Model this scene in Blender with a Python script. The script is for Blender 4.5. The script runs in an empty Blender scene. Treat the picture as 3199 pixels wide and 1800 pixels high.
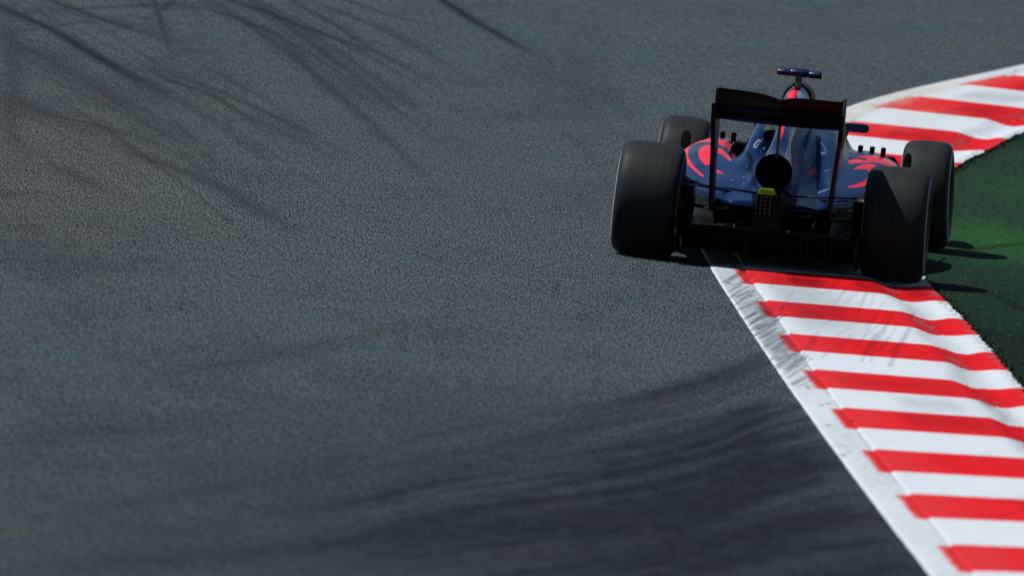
import bpy, bmesh, math, random
import numpy as np
from mathutils import Vector, Matrix
random.seed(7); rng = np.random.default_rng(11)
R = math.radians
scene = bpy.context.scene
COL = scene.collection

# ------------------------------------------------------------------ camera
F_PX, PITCH, ROLL, CAM_H = 37448.7, 0.0664449, 0.1109143, 4.387314
CAR_X, CAR_Y, CAR_YAW, CAR_ROLL = 1.468081, 70.0, 0.0701138, R(.75)
fw = np.array([0, math.cos(PITCH), -math.sin(PITCH)])
U0 = np.array([1., 0, 0]); V0 = np.array([0, math.sin(PITCH), math.cos(PITCH)])
RT = math.cos(ROLL)*U0 + math.sin(ROLL)*V0
UP = -math.sin(ROLL)*U0 + math.cos(ROLL)*V0
cam_d = bpy.data.cameras.new('camera'); cam = bpy.data.objects.new('camera', cam_d); COL.objects.link(cam)
cam_d.sensor_width = 36; cam_d.lens = F_PX/3199*36; cam_d.clip_start = 1; cam_d.clip_end = 5000
cam.matrix_world = Matrix(((RT[0], UP[0], -fw[0], 0), (RT[1], UP[1], -fw[1], 0), (RT[2], UP[2], -fw[2], CAM_H), (0, 0, 0, 1)))
cam_d.dof.use_dof = True; cam_d.dof.focus_distance = 71.0; cam_d.dof.aperture_fstop = 4.5
scene.camera = cam

# ------------------------------------------------------------------ light
SUN_EL_DIR = Vector((-math.cos(R(57)), .05, math.sin(R(57)))).normalized()     # towards the sun: left of the car
sun_el = math.asin(SUN_EL_DIR.z); sun_az = math.atan2(SUN_EL_DIR.x, SUN_EL_DIR.y)
w = bpy.data.worlds.new('World'); scene.world = w; w.use_nodes = True
nt = w.node_tree; nt.nodes.clear()
sky = nt.nodes.new('ShaderNodeTexSky'); sky.sky_type = 'NISHITA'; sky.sun_disc = False
sky.sun_elevation = sun_el; sky.sun_rotation = sun_az; sky.air_density = 1.2; sky.dust_density = .3; sky.ozone_density = 3
bg = nt.nodes.new('ShaderNodeBackground'); bg.inputs[1].default_value = .05
wo = nt.nodes.new('ShaderNodeOutputWorld'); nt.links.new(sky.outputs[0], bg.inputs[0]); nt.links.new(bg.outputs[0], wo.inputs[0])
sd = bpy.data.lights.new('sun', 'SUN'); sd.energy = 3.9; sd.angle = R(.5); sd.color = (1, .985, .95)
sun = bpy.data.objects.new('sun', sd); COL.objects.link(sun); sun.location = (-30, 80, 60)
sun.rotation_euler = SUN_EL_DIR.to_track_quat('Z', 'Y').to_euler()
scene.view_settings.view_transform = 'Standard'; scene.view_settings.look = 'None'
scene.cycles.diffuse_bounces = 0
scene.view_settings.exposure = 0; scene.view_settings.gamma = 1

# ------------------------------------------------------------------ terrain + helpers
SLOPE, TY0, TY1 = .045, 77., 87.
def terr(y):
    y = np.asarray(y, float); a = np.clip((y-TY0)/(TY1-TY0), 0, 1)
    far = np.clip(y, None, 160)
    return SLOPE*((TY1-TY0)*a*a/2 + np.maximum(far-TY1, 0))
def ground_pt(px):
    """points of the ground seen at these photograph positions"""
    px = np.atleast_2d(np.asarray(px, float))
    d = fw + ((px[:, :1]-1599.5)/F_PX)*RT - ((px[:, 1:]-900)/F_PX)*UP
    t = np.full(len(d), 70.)
    for _ in range(200):
        z = CAM_H + d[:, 2]*t; t = t + (z-terr(d[:, 1]*t))/(-d[:, 2]+SLOPE)
    return np.array([0, 0, CAM_H]) + d*t[:, None]

def tag(o, label=None, cat=None, group=None, kind=None):
    if label: o['label'] = label
    if cat: o['category'] = cat
    if group: o['group'] = group
    if kind: o['kind'] = kind
    return o
def empty(name, loc=(0, 0, 0)):
    o = bpy.data.objects.new(name, None); COL.objects.link(o); o.location = loc; return o
def link_mesh(name, me, mats, parent=None, smooth=True):
    if not isinstance(mats, (list, tuple)): mats = [mats]
    for m in mats: me.materials.append(m)
    if smooth: me.polygons.foreach_set('use_smooth', [True]*len(me.polygons))
    o = bpy.data.objects.new(name, me); COL.objects.link(o)
    if parent is not None: o.parent = parent
    me.update()
    return o
def grid_mesh(name, P, closed_u=False):
    """P[i,j,3] -> quad mesh"""
    n, m = P.shape[:2]
    me = bpy.data.meshes.new(name)
    idx = np.arange(n*m).reshape(n, m)
    if closed_u: idx = np.concatenate([idx, idx[:, :1]], 1)
    a = idx[:-1, :-1].ravel(); b = idx[:-1, 1:].ravel(); c = idx[1:, 1:].ravel(); d = idx[1:, :-1].ravel()
    q = np.stack([a, b, c, d], 1)
    me.vertices.add(n*m); me.vertices.foreach_set('co', P.reshape(-1).astype(np.float32))
    me.loops.add(q.size); me.loops.foreach_set('vertex_index', q.ravel().astype(np.int32))
    me.polygons.add(len(q)); me.polygons.foreach_set('loop_start', (np.arange(len(q))*4).astype(np.int32))
    me.update(calc_edges=True); me.validate()
    return me
def fattr(me, name, arr):
    a = me.attributes.new(name, 'FLOAT', 'POINT'); a.data.foreach_set('value', np.asarray(arr, np.float32).ravel())

class MB:
    """collects shapes for one mesh object"""
    def __init__(s): s.bm = bmesh.new()
    def poly_prism(s, pts, axis, a, b, mi=0, bevel=0):
        """pts: 2-D outline; extruded along axis from a to b"""
        def mk(p, t):
            if axis == 'x': return (t, p[0], p[1])
            if axis == 'y': return (p[0], t, p[1])
            return (p[0], p[1], t)
        v0 = [s.bm.verts.new(mk(p, a)) for p in pts]; v1 = [s.bm.verts.new(mk(p, b)) for p in pts]
        n = len(pts); fs = [s.bm.faces.new(v0[::-1]), s.bm.faces.new(v1)]
        for i in range(n): fs.append(s.bm.faces.new((v0[i], v0[(i+1) % n], v1[(i+1) % n], v1[i])))
        for f in fs: f.material_index = mi
        if bevel:
            es = list({e for f in fs for e in f.edges})
            bmesh.ops.bevel(s.bm, geom=es, offset=bevel, segments=2, affect='EDGES', profile=.6)
        return s
    def box(s, c, d, mi=0, bevel=0):
        x, y, z = c; a, b, e = d[0]/2, d[1]/2, d[2]/2
        return s.poly_prism([(x-a, y-b), (x+a, y-b), (x+a, y+b), (x-a, y+b)], 'z', z-e, z+e, mi, bevel)
    def tube(s, path, r, seg=10, mi=0, flat=1., flat_axis=2, caps=True):
        path = [Vector(p) for p in path]; rs = r if isinstance(r, (list, tuple)) else [r]*len(path)
        rings = []
        for i, p in enumerate(path):
            t = (path[min(i+1, len(path)-1)]-path[max(i-1, 0)]).normalized()
            up = Vector((0, 0, 1)) if abs(t.z) < .9 else Vector((0, 1, 0))
            a = t.cross(up).normalized(); b = a.cross(t).normalized()
            ring = []
            for k in range(seg):
                an = 2*math.pi*k/seg
                ring.append(s.bm.verts.new(p + a*math.cos(an)*rs[i]*(flat if flat_axis == 0 else 1) + b*math.sin(an)*rs[i]*(flat if flat_axis == 2 else 1)))
            rings.append(ring)
        for i in range(len(rings)-1):
            for k in range(seg):
                f = s.bm.faces.new((rings[i][k], rings[i][(k+1) % seg], rings[i+1][(k+1) % seg], rings[i+1][k])); f.material_index = mi
        if caps:
            f = s.bm.faces.new(rings[0][::-1]); f.material_index = mi
            f = s.bm.faces.new(rings[-1]); f.material_index = mi
        return s
    def loft(s, rings, mi=0, cap=True):
        vs = [[s.bm.verts.new(p) for p in r] for r in rings]; n = len(vs[0])
        for i in range(len(vs)-1):
            for k in range(n):
                f = s.bm.faces.new((vs[i][k], vs[i][(k+1) % n], vs[i+1][(k+1) % n], vs[i+1][k])); f.material_index = mi
        if cap:
            f = s.bm.faces.new(vs[0][::-1]); f.material_index = mi
            f = s.bm.faces.new(vs[-1]); f.material_index = mi
        return s
    def lathe_x(s, prof, seg=96, mats=None):
        """prof: (x, r) closed outline around the x axis"""
        n = len(prof); rings = []
        for k in range(seg):
            a = 2*math.pi*k/seg
            rings.append([s.bm.verts.new((x, r*math.cos(a), r*math.sin(a))) for x, r in prof])
        for k in range(seg):
            for i in range(n):
                j = (i+1) % n; A = rings[k]; B = rings[(k+1) % seg]
                f = s.bm.faces.new((A[i], A[j], B[j], B[i]))
                if mats: f.material_index = mats[i]
        return s
    def build(s, name, mats, parent=None, smooth=False, angle=None):
        bmesh.ops.recalc_face_normals(s.bm, faces=s.bm.faces)
        me = bpy.data.meshes.new(name); s.bm.to_mesh(me); s.bm.free()
        o = link_mesh(name, me, mats, parent, smooth or angle is not None)
        if angle is not None:
            for e in me.edges: pass
            me.set_sharp_from_angle(angle=R(angle))
        return o

# ------------------------------------------------------------------ materials
class NT:
    def __init__(s, name):
        s.m = bpy.data.materials.new(name); s.m.use_nodes = True; s.t = s.m.node_tree
        s.b = s.t.nodes['Principled BSDF']
    def n(s, typ, **kw):
        nd = s.t.nodes.new('ShaderNode'+typ)
        for k, v in kw.items():
            if k.startswith('i_'):
                key = k[2:]; nd.inputs[int(key) if key.isdigit() else key.replace('_', ' ')].default_value = v
            else: setattr(nd, k, v)
        return nd
    def l(s, a, b): s.t.links.new(a, b)
    def put(s, sock, v):
        if hasattr(v, 'is_output'): s.l(v, sock)
        else: sock.default_value = v
    def attr(s, name): return s.n('Attribute', attribute_name=name).outputs['Fac']
    def math(s, op, a, b=0., c=None, clamp=False):
        nd = s.n('Math', operation=op, use_clamp=clamp); s.put(nd.inputs[0], a); s.put(nd.inputs[1], b)
        if c is not None: s.put(nd.inputs[2], c)
        return nd.outputs[0]
    def mix(s, f, a, b, blend='MIX'):
        nd = s.n('MixRGB', blend_type=blend); s.put(nd.inputs[0], f)
        for i, v in ((1, a), (2, b)):
            if hasattr(v, 'is_output'): s.l(v, nd.inputs[i])
            else: nd.inputs[i].default_value = (*v, 1) if len(v) == 3 else v
        return nd.outputs[0]
    def coord(s, kind='Object', scale=(1, 1, 1), rot=(0, 0, 0)):
        tc = s.n('TexCoord'); mp = s.n('Mapping'); s.l(tc.outputs[kind], mp.inputs[0])
        mp.inputs['Scale'].default_value = scale; mp.inputs['Rotation'].default_value = rot
        return mp.outputs[0]
    def noise(s, vec, scale, detail=2, rough=.5, dist=0):
        nd = s.n('TexNoise'); s.l(vec, nd.inputs['Vector']); nd.inputs['Scale'].default_value = scale
        nd.inputs['Detail'].default_value = detail; nd.inputs['Roughness'].default_value = rough; nd.inputs['Distortion'].default_value = dist
        return nd.outputs['Fac']
    def ramp(s, f, lo, hi, a=0., b=1.):
        nd = s.n('MapRange'); s.put(nd.inputs[0], f); nd.inputs[1].default_value = lo; nd.inputs[2].default_value = hi
        nd.inputs[3].default_value = a; nd.inputs[4].default_value = b; return nd.outputs[0]
    def bump(s, h, strength=.3, dist=.01):
        nd = s.n('Bump'); s.l(h, nd.inputs['Height']); nd.inputs['Strength'].default_value = strength; nd.inputs['Distance'].default_value = dist
        s.l(nd.outputs[0], s.b.inputs['Normal']); return nd
    def set(s, **kw):
        names = dict(base='Base Color', rough='Roughness', metal='Metallic', spec='Specular IOR Level', coat='Coat Weight', coatr='Coat Roughness')
        for k, v in kw.items():
            sock = s.b.inputs[names[k]]
            if hasattr(v, 'is_output'): s.l(v, sock)
            elif k == 'base': sock.default_value = (*v, 1)
            else: sock.default_value = v
        return s

def plain(name, base, rough=.5, metal=0, spec=.5, coat=0, noise_amt=.25, noise_scale=30):
    M = NT(name); v = M.coord()
    n = M.noise(v, noise_scale, 3)
    f = M.ramp(n, .3, .7, 1-noise_amt, 1+noise_amt*.6)
    c = M.n('MixRGB', blend_type='MULTIPLY'); c.inputs[0].default_value = 1
    c.inputs[1].default_value = (*base, 1); M.l(f, c.inputs[2])
    M.set(base=c.outputs[0], rough=M.ramp(n, .3, .7, max(0, rough-.06), min(1, rough+.08)), metal=metal, spec=spec, coat=coat)
    M.b.inputs['Coat Roughness'].default_value = .06
    return M.m

# road
A = NT('asphalt')
v = A.coord(); v2 = A.coord(scale=(1, .085, 0)); v3 = A.coord(scale=(1, .14, 0)); v4 = A.coord(scale=(1, .3, 0))
g1 = A.noise(v2, 120, 1, .5); g2 = A.noise(v2, 60, 2, .6); g3 = A.noise(v3, 14, 3, .6); g4 = A.noise(v, .8, 4, .55)
rub = A.attr('rubber')
gr = A.math('ADD', A.math('MULTIPLY', A.math('SUBTRACT', g1, .5), 5.), A.math('MULTIPLY', A.math('SUBTRACT', g2, .5), 2.2))
gr = A.math('ADD', gr, A.math('MULTIPLY', A.math('SUBTRACT', g3, .5), .6))
rubn = A.math('MULTIPLY', rub, A.ramp(A.noise(v4, 8, 4, .65),   .25, .7, .78, 1.12), clamp=True)
amp = A.math('SUBTRACT', 1, A.math('MULTIPLY', rubn, .55))
gr = A.math('MULTIPLY', gr, amp)
val = A.math('ADD', 1, A.math('MULTIPLY', gr, 1.0)); val = A.math('MAXIMUM', val, .12)
cool = A.mix(A.ramp(g4, .35, .65), (.065, .078, .081), (.055, .076, .087))
cool = A.mix(A.attr('warm'), cool, (.078, .082, .078))
cool = A.mix(A.ramp(A.noise(v4, 1.7, 3, .6), .38, .66, 0, .45), cool, (.044, .053, .062))
cc = A.mix(rubn, cool, (.0125, .0155, .021))
m = A.n('MixRGB', blend_type='MULTIPLY'); m.inputs[0].default_value = 1; A.l(cc, m.inputs[1]); A.l(val, m.inputs[2])
chip = A.n('TexVoronoi', feature='F1'); A.l(A.coord(scale=(1, .5, 1)), chip.inputs['Vector']); chip.inputs['Scale'].default_value = 14
chm = A.math('LESS_THAN', chip.outputs['Distance'], .055)
chm = A.math('MULTIPLY', chm, A.math('GREATER_THAN', A.noise(v, 3.3, 1), .66))
A.set(base=A.mix(A.math('MULTIPLY', chm, .6), m.outputs[0], (.3, .3, .28)), rough=.9, spec=.04)
A.bump(A.math('ADD', g1, g2), .35, .004)
M_ASPH = A.m

# kerb paint
K = NT('kerb_paint')
v = K.coord(); st = K.attr('stripe'); tt = K.attr('across'); dr = K.attr('dirt'); wr = K.attr('wear'); tan_ = K.attr('dust')
edge = K.math('ADD', st, K.math('MULTIPLY', K.math('SUBTRACT', K.noise(v, 18, 4, .6), .5), .05))
redm = K.ramp(edge, -.012, .012)
tip = K.math('ADD', tt, K.math('MULTIPLY', K.math('SUBTRACT', K.noise(K.coord(scale=(3, 1.4, 1)), 14, 5, .75), .5), .13))
redm = K.math('MULTIPLY', redm, K.ramp(tip, .132, .155))
nb = K.noise(v, 5, 5, .65); nf = K.noise(K.coord(scale=(1, .3, 1)), 60, 3, .6)
white = K.mix(K.ramp(nb, .35, .75, 0, .55), (.655, .70, .735), (.54, .585, .62))
white = K.mix(K.math('MULTIPLY', K.ramp(nf, .55, .8, 0, .5), 1.), white, (.45, .48, .5))
red = K.mix(K.ramp(nb, .3, .7), (.78, .008, .014), (.56, .009, .014))
red = K.mix(K.attr('fade'), red, (.66, .035, .042))
white = K.mix(K.attr('grey'), white, K.mix(K.ramp(K.noise(K.coord(scale=(1, .5, 1)), 30, 5, .7), .35, .65), (.20, .235, .26), (.36, .41, .45)))
col = K.mix(redm, white, K.mix(K.math('MULTIPLY', K.attr('grey'), .6), red, (.34, .03, .04)))
# flaking of the paint on the bare strip along the track and at the crest
fl = K.noise(K.coord(scale=(1, .6, 1)), 26, 6, .72)
flm = K.ramp(K.math('ADD', fl, K.math('MULTIPLY', wr, .30)), .66, .76)
col = K.mix(K.math('MULTIPLY', flm, .75), col, (.16, .17, .17))
col = K.mix(K.math('MULTIPLY', tan_, K.ramp(K.noise(v, 8, 5, .7), .35, .62)), col, (.50, .44, .34))
dd = K.math('MULTIPLY', dr, K.ramp(K.noise(v, 16, 5, .7), .25, .55, .3, 1), clamp=True)
dark = K.mix(1, col, (.13, .145, .165), 'MULTIPLY')
col = K.mix(dd, col, dark)
K.set(base=col, rough=.7, spec=.06)
K.bump(K.math('ADD', K.noise(v, 40, 4, .6), K.math('MULTIPLY', nb, 1.5)), .35, .006)
M_KERB = K.m

# artificial turf
G = NT('painted_turf')
v = G.coord(); v2 = G.coord(scale=(1, .15, 1))
b1 = G.noise(v, .9, 4, .6); b2 = G.noise(v2, 70, 2, .6); b3 = G.noise(v2, 22, 3, .6)
c = G.mix(G.ramp(b1, .38, .62), (.012, .026, .018), (.013, .036, .018))
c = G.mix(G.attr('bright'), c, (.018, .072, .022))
f = G.math('ADD', 1, G.math('ADD', G.math('MULTIPLY', G.math('SUBTRACT', b2, .5), 2.4), G.math('MULTIPLY', G.math('SUBTRACT', b3, .5), .9)))
f = G.math('MAXIMUM', f, .2)
f = G.math('MULTIPLY', f, G.math('SUBTRACT', 1, G.attr('seam')))
f = G.math('MULTIPLY', f, G.math('SUBTRACT', 1, G.math('MULTIPLY', G.attr('worn'), .5)))
m = G.n('MixRGB', blend_type='MULTIPLY'); m.inputs[0].default_value = 1; G.l(c, m.inputs[1]); G.l(f, m.inputs[2])
G.set(base=G.mix(G.ramp(G.noise(v2, 110, 0), .74, .84, 0, .4), m.outputs[0], (.22, .30, .22)), rough=.9, spec=.05)
G.bump(G.math('ADD', b2, b3), .3, .004)
M_TURF = G.m
BL = NT('grass_blade')
rnd = BL.attr('shade')
BL.set(base=BL.mix(rnd, (.012, .034, .016), (.030, .070, .030)), rough=.8, spec=.15); M_BLADE = BL.m

NAVY = (.0050, .0215, .092)
P = NT('painted_body')
v = P.coord()
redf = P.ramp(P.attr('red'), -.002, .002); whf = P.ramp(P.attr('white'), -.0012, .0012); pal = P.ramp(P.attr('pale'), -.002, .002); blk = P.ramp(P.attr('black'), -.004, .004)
seam = P.ramp(P.noise(v, 4, 3), .3, .7, .8, 1.2)
bc = P.n('MixRGB', blend_type='MULTIPLY'); bc.inputs[0].default_value = 1; bc.inputs[1].default_value = (*NAVY, 1); P.l(seam, bc.inputs[2])
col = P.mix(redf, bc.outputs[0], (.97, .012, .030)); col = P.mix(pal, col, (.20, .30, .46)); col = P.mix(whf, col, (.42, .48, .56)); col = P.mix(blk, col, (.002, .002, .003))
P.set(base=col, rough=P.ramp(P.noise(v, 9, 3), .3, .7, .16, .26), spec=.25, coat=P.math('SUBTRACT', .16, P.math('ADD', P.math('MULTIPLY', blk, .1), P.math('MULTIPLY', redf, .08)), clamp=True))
P.b.inputs['Coat Roughness'].default_value = .04
P.b.inputs['Specular Tint'].default_value = (.35, .6, 1., 1)
M_BODY = P.m
M_NAVY = plain('navy_paint', (.005, .018, .070), .38, 0, .3, .2)
M_RED = plain('red_paint', (.80, .014, .022), .35, 0, .5, .3, .1)
M_CARB = plain('carbon_fibre', (.0016, .0016, .0018), .45, 0, .12)
M_CARB2 = plain('carbon_fibre_gloss', (.0018, .0018, .002), .35, 0, .15)
M_MATT = plain('matt_black', (.0015, .0015, .0018), .8, 0, .1)
M_METAL = plain('bare_metal', (.35, .34, .33), .3, 1)
M_TAN = plain('strut_metal', (.11, .095, .075), .4, .4)
M_RIM = plain('rim_alloy', (.012, .020, .035), .3, .6)
M_RING_SHEEN = plain('ring_and_shoulder_sheen', (.42, .46, .50), .6, 0, .3)  # sidewall ring that also paints the sky reflection on the tyre shoulders
M_LIME = plain('lime_plastic', (.42, .58, .004), .5, 0, .4, 0, .1)
M_LED = plain('led_lens', (.045, .008, .006), .3)
M_PALE = plain('pale_paint', (.25, .33, .45), .35)
M_GREY = plain('grey_tape', (.42, .42, .40), .6)
T = NT('tyre_rubber'); v = T.coord(); 
streak = T.noise(T.coord(scale=(1, .02, .02)), 60, 3, .6); sp = T.noise(v, 60, 2)
T.set(base=T.mix(T.ramp(streak, .3, .7), (.019, .0215, .022), (.028, .031, .032)), rough=T.ramp(sp, .3, .7, .5, .6), spec=.14)
M_TYRE = T.m

# ------------------------------------------------------------------ the road
def sm(x, a, b):
    t = np.clip((x-a)/(b-a), 0, 1); return t*t*(3-2*t)
def catmull(pts, n=12):
    pts = np.asarray(pts, float); q = np.vstack([2*pts[0]-pts[1], pts, 2*pts[-1]-pts[-2]]); out = []
    for i in range(1, len(q)-2):
        for t in np.linspace(0, 1, n, endpoint=False):
            out.append(.5*((2*q[i])+(-q[i-1]+q[i+1])*t+(2*q[i-1]-5*q[i]+4*q[i+1]-q[i+2])*t*t+(-q[i-1]+3*q[i]-3*q[i+1]+q[i+2])*t**3))
    out.append(q[-2]); return np.array(out)
gx = np.concatenate([[-900, -300, -80, -25, -10, -6], np.linspace(-5, 5, 401), [7, 12, 30, 100, 320, 900]])
gy = np.concatenate([[-900, -200, -30, 5, 25, 36, 41], np.linspace(43, 102, 1181), [104, 108, 114, 122, 132, 145, 160, 200, 400, 1000, 2600]])
X, Y = np.meshgrid(gx, gy); Zg = terr(Y)
rubber = np.zeros_like(X)
# tyre marks: photograph positions of each mark's path, half-width in metres, darkness
MARKS = [
 ([(-120, -40), (0, 19), (168, 93), (267, 155), (373, 217), (484, 280), (559, 342), (700, 440)], .085, .75),
 ([(60, -60), (168, 0), (261, 37), (385, 81), (497, 118), (560, 150)], .05, .6),
 ([(470, -60), (481, 0), (497, 50), (515, 100), (528, 149), (545, 200)], .022, .6),
 ([(400, -20), (560, 15), (683, 37), (807, 81), (900, 137), (994, 248), (1060, 330)], .05, .55),
 ([(600, -50), (733, 0), (870, 50), (994, 99), (1118, 143), (1242, 193), (1350, 260)], .045, .65),
 ([(860, -30), (932, 12), (1056, 81), (1149, 143), (1335, 248), (1500, 350)], .05, .45),
 ([(1000, -30), (1087, 0), (1230, 50), (1366, 81), (1500, 120)], .05, .5),
 ([(1290, -60), (1385, 0), (1490, 68), (1600, 130), (1660, 165), (1740, 205)], .05, .85),
 ([(20, -60), (31, 93), (43, 186), (37, 404), (62, 466), (140, 560)], .09, .25),
 ([(-40, 110), (124, 85), (310, 65), (480, 70)], .03, .5), ([(480, 50), (540, 0), (590, -50)], .03, .45),
 ([(420, -10), (480, 25), (620, 22), (760, 18)], .04, .5), ([(330, 35), (480, 62), (620, 80), (760, 110)], .04, .4),
 ([(440, 190), (528, 248), (652, 292), (745, 348), (860, 410)], .05, .5),
 ([(330, 420), (435, 484), (559, 528), (700, 590), (807, 658), (900, 714), (1010, 790)], .12, .38),
 ([(60, 300), (124, 348), (300, 390), (450, 440), (640, 520)], .10, .35),
 ([(150, 500), (260, 560), (420, 640)], .10, .25), ([(1740, 5), (1811, 31), (1867, 47), (1900, 60)], .03, .35),
 ([(0, 620), (120, 600), (300, 660)], .15, .2), ([(640, 200), (740, 260), (880, 340), (1000, 430)], .05, .28),
 ([(1700, 380), (1800, 440), (1870, 520), (1950, 640)], .06, .18), ([(700, 330), (900, 420), (1150, 560)], .09, .22),
 # racing-line rubber sweeping towards the kerb in the foreground
 ([(900, 1800), (1150, 1750), (1400, 1695), (1710, 1651), (1959, 1620), (2207, 1571), (2394, 1496), (2580, 1447)], .075, .85),
 ([(1200, 1620), (1500, 1570), (1773, 1509), (1959, 1478), (2114, 1440), (2332, 1391), (2530, 1335)], .045, .6),
 ([(1700, 1480), (1897, 1409), (2083, 1335), (2270, 1295), (2456, 1254)], .05, .35),
 ([(1400, 1860), (1710, 1788), (2021, 1745), (2332, 1676), (2700, 1614)], .06, .55),
 ([(1900, 1830), (2200, 1775), (2500, 1725), (2760, 1690)], .05, .6),
 ([(2100, 1520), (2300, 1475), (2480, 1420), (2560, 1400)], .10, .45),
 ([(1750, 1710), (2050, 1672), (2350, 1610), (2650, 1540)], .04, .4),
 ([(1000, 1690), (1300, 1640), (1600, 1580), (1900, 1540), (2200, 1500)], .06, .35),
 ([(300, 1700), (700, 1640), (1100, 1560), (1500, 1440), (1900, 1300), (2350, 1150)], .11, .22),
 ([(0, 1420), (200, 1360), (500, 1330), (900, 1270)], .12, .22), ([(500, 1170), (760, 1130), (1100, 1060), (1500, 960)], .07, .22),
 ([(200, 1600), (500, 1560), (900, 1490), (1300, 1390)], .08, .2), ([(1850, 1290), (2050, 1230), (2330, 1140)], .06, .3),
 ([(2200, 1890), (2450, 1830), (2700, 1790), (2840, 1770)], .08, .5), ([(2150, 1700), (2400, 1640), (2620, 1590)], .05, .45),
 ([(1500, 1820), (1850, 1760), (2150, 1715), (2450, 1650)], .035, .35),
 ([(2260, 1430), (2400, 1385), (2500, 1360)], .05, .4),
]
MARKS += [([(-100, 1790), (300, 1770), (900, 1720), (1400, 1660), (2000, 1600), (2500, 1460)], .13, .42), ([(1100, 1700), (1600, 1640), (2100, 1550), (2560, 1420)], .16, .45),
 ([(1500, 1800), (2000, 1740), (2500, 1640), (2790, 1600)], .16, .45), ([(1700, 1500), (2100, 1410), (2450, 1300)], .13, .35),
 ([(-80, 60), (150, 180), (400, 330), (700, 520), (900, 660)], .25, .22), ([(-60, 260), (200, 380), (480, 520)], .25, .2), ([(200, 20), (500, 110), (800, 260)], .2, .2),
 ([(60, 40), (330, 20), (640, 10), (900, 30)], .07, .4), ([(900, -20), (1250, 110), (1480, 270)], .09, .25),
 ([(1290, -60), (1385, 0), (1490, 68), (1600, 130), (1660, 165)], .09, .4), ([(620, -40), (760, 15), (1000, 105), (1240, 200)], .07, .3)]
mr = random.Random(5)
base_a = np.array([(900, 1800), (1150, 1750), (1400, 1695), (1710, 1651), (1959, 1620), (2207, 1571), (2394, 1496), (2580, 1447)], float)
for k in range(80):
    off = mr.uniform(-380, 230); i0 = mr.randint(0, 3); i1 = mr.randint(i0+3, 7)
    sl = mr.uniform(-.02, .03); wd = mr.choice([.010, .014, .02, .03, .05])
    MARKS.append(([(x, y+off+(x-1700)*sl-max(0, -off)*.12*(x-1700)/900) for x, y in base_a[i0:i1+1]], wd, mr.uniform(.3, .75)*(.45 if off < -200 else 1)*(1 if wd < .03 else .6)))
for k in range(44):      # long thin arcs crossing the top left corner
    x0 = mr.uniform(-250, 900); y0 = -60+mr.uniform(0, 330)*(x0 < 500); L = mr.uniform(600, 1250); an = mr.uniform(.35, .62); bend = mr.uniform(.1, .4)
    pts = [(x0, y0)]
    for q_ in range(4): pts.append((pts[-1][0]+L/4*math.cos(an+bend*q_/4), pts[-1][1]+L/4*math.sin(an+bend*q_/4)))
    MARKS.append((pts, mr.choice([.008, .010, .014, .02, .06]), mr.uniform(.18, .5)))
for k in range(14):      # a few running the other way
    x0 = mr.uniform(-50, 700); y0 = mr.uniform(20, 200); L = mr.uniform(150, 380); an = mr.uniform(-.35, .05)
    MARKS.append(([(x0, y0), (x0+L*.5*math.cos(an), y0+L*.5*math.sin(an)), (x0+L*math.cos(an+.15), y0+L*math.sin(an+.15))], mr.uniform(.01, .03), mr.uniform(.12, .35)))
for px, hw, dk in MARKS:
    C = ground_pt(catmull(px, 14))[:, :2]
    lo, hi = C.min(0)-.6, C.max(0)+.6
    ix = (gx > lo[0]) & (gx < hi[0]); iy = (gy > lo[1]) & (gy < hi[1])
    if not ix.any() or not iy.any(): continue
    sub = np.ix_(iy, ix); xs, ys = X[sub], Y[sub]
    best = np.full(xs.shape, 1e9); par = np.zeros(xs.shape)
    L = len(C)-1
    for i in range(L):
        a, b = C[i], C[i+1]; ab = b-a; t = np.clip(((xs-a[0])*ab[0]+(ys-a[1])*ab[1])/(ab@ab+1e-9), 0, 1)
        # across-track distance; along the lens axis the ground is far more foreshortened, so marks are soft there
        d = np.hypot(xs-a[0]-t*ab[0], ys-a[1]-t*ab[1]); up = d < best
        best = np.where(up, d, best); par = np.where(up, (i+t)/L, par)
    fade = sm(par, -.02, .25)*(1-sm(par, .45, 1.0))
    if px[-1][0] > 2200: fade = np.clip(par/.45, 0, 1)*np.clip((1-par)/.03, .6, 1)
    w_ = hw*(1.3 if px[0][1] > 1000 else .8)
    rubber[sub] = 1-(1-rubber[sub])*(1-min(.97, dk*(1.4 if px[-1][0] > 1000 and px[0][1] > 900 else 1.35))*fade*np.exp(-(best/w_)**2))
# the general darkening of the racing line near the apex
near = np.clip((61-Y)/10, 0, 1)*np.clip((X+2.0)/3.0, 0, 1)
rubber = 1-(1-rubber)*(1-.66*near)
rubber = 1-(1-rubber)*(1-.24*np.clip((63-Y)/14, 0, 1))
lf = np.zeros_like(X)
for k in range(26):
    cx, cy, sx_, sy_ = rng.uniform(-4, 1), rng.uniform(62, 94), rng.uniform(.15, .6), rng.uniform(1., 4.)
    th = rng.uniform(.05, .16); xr = (X-cx)+(Y-cy)*th*rng.choice([-1, 1])
    lf += rng.uniform(.03, .13)*np.exp(-(xr/sx_)**2-((Y-cy)/sy_)**2)
rubber = 1-(1-rubber)*(1-np.clip(lf, 0, .35))
warm = np.exp(-((X+3.4)/1.6)**2-((Y-72)/9.)**2)
me = grid_mesh('road', np.stack([X, Y, Zg], -1)); fattr(me, 'rubber', rubber); fattr(me, 'warm', warm)
road = tag(link_mesh('road', me, M_ASPH), 'dark blue-grey asphalt track with curving black tyre marks', 'road', kind='structure')

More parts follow.
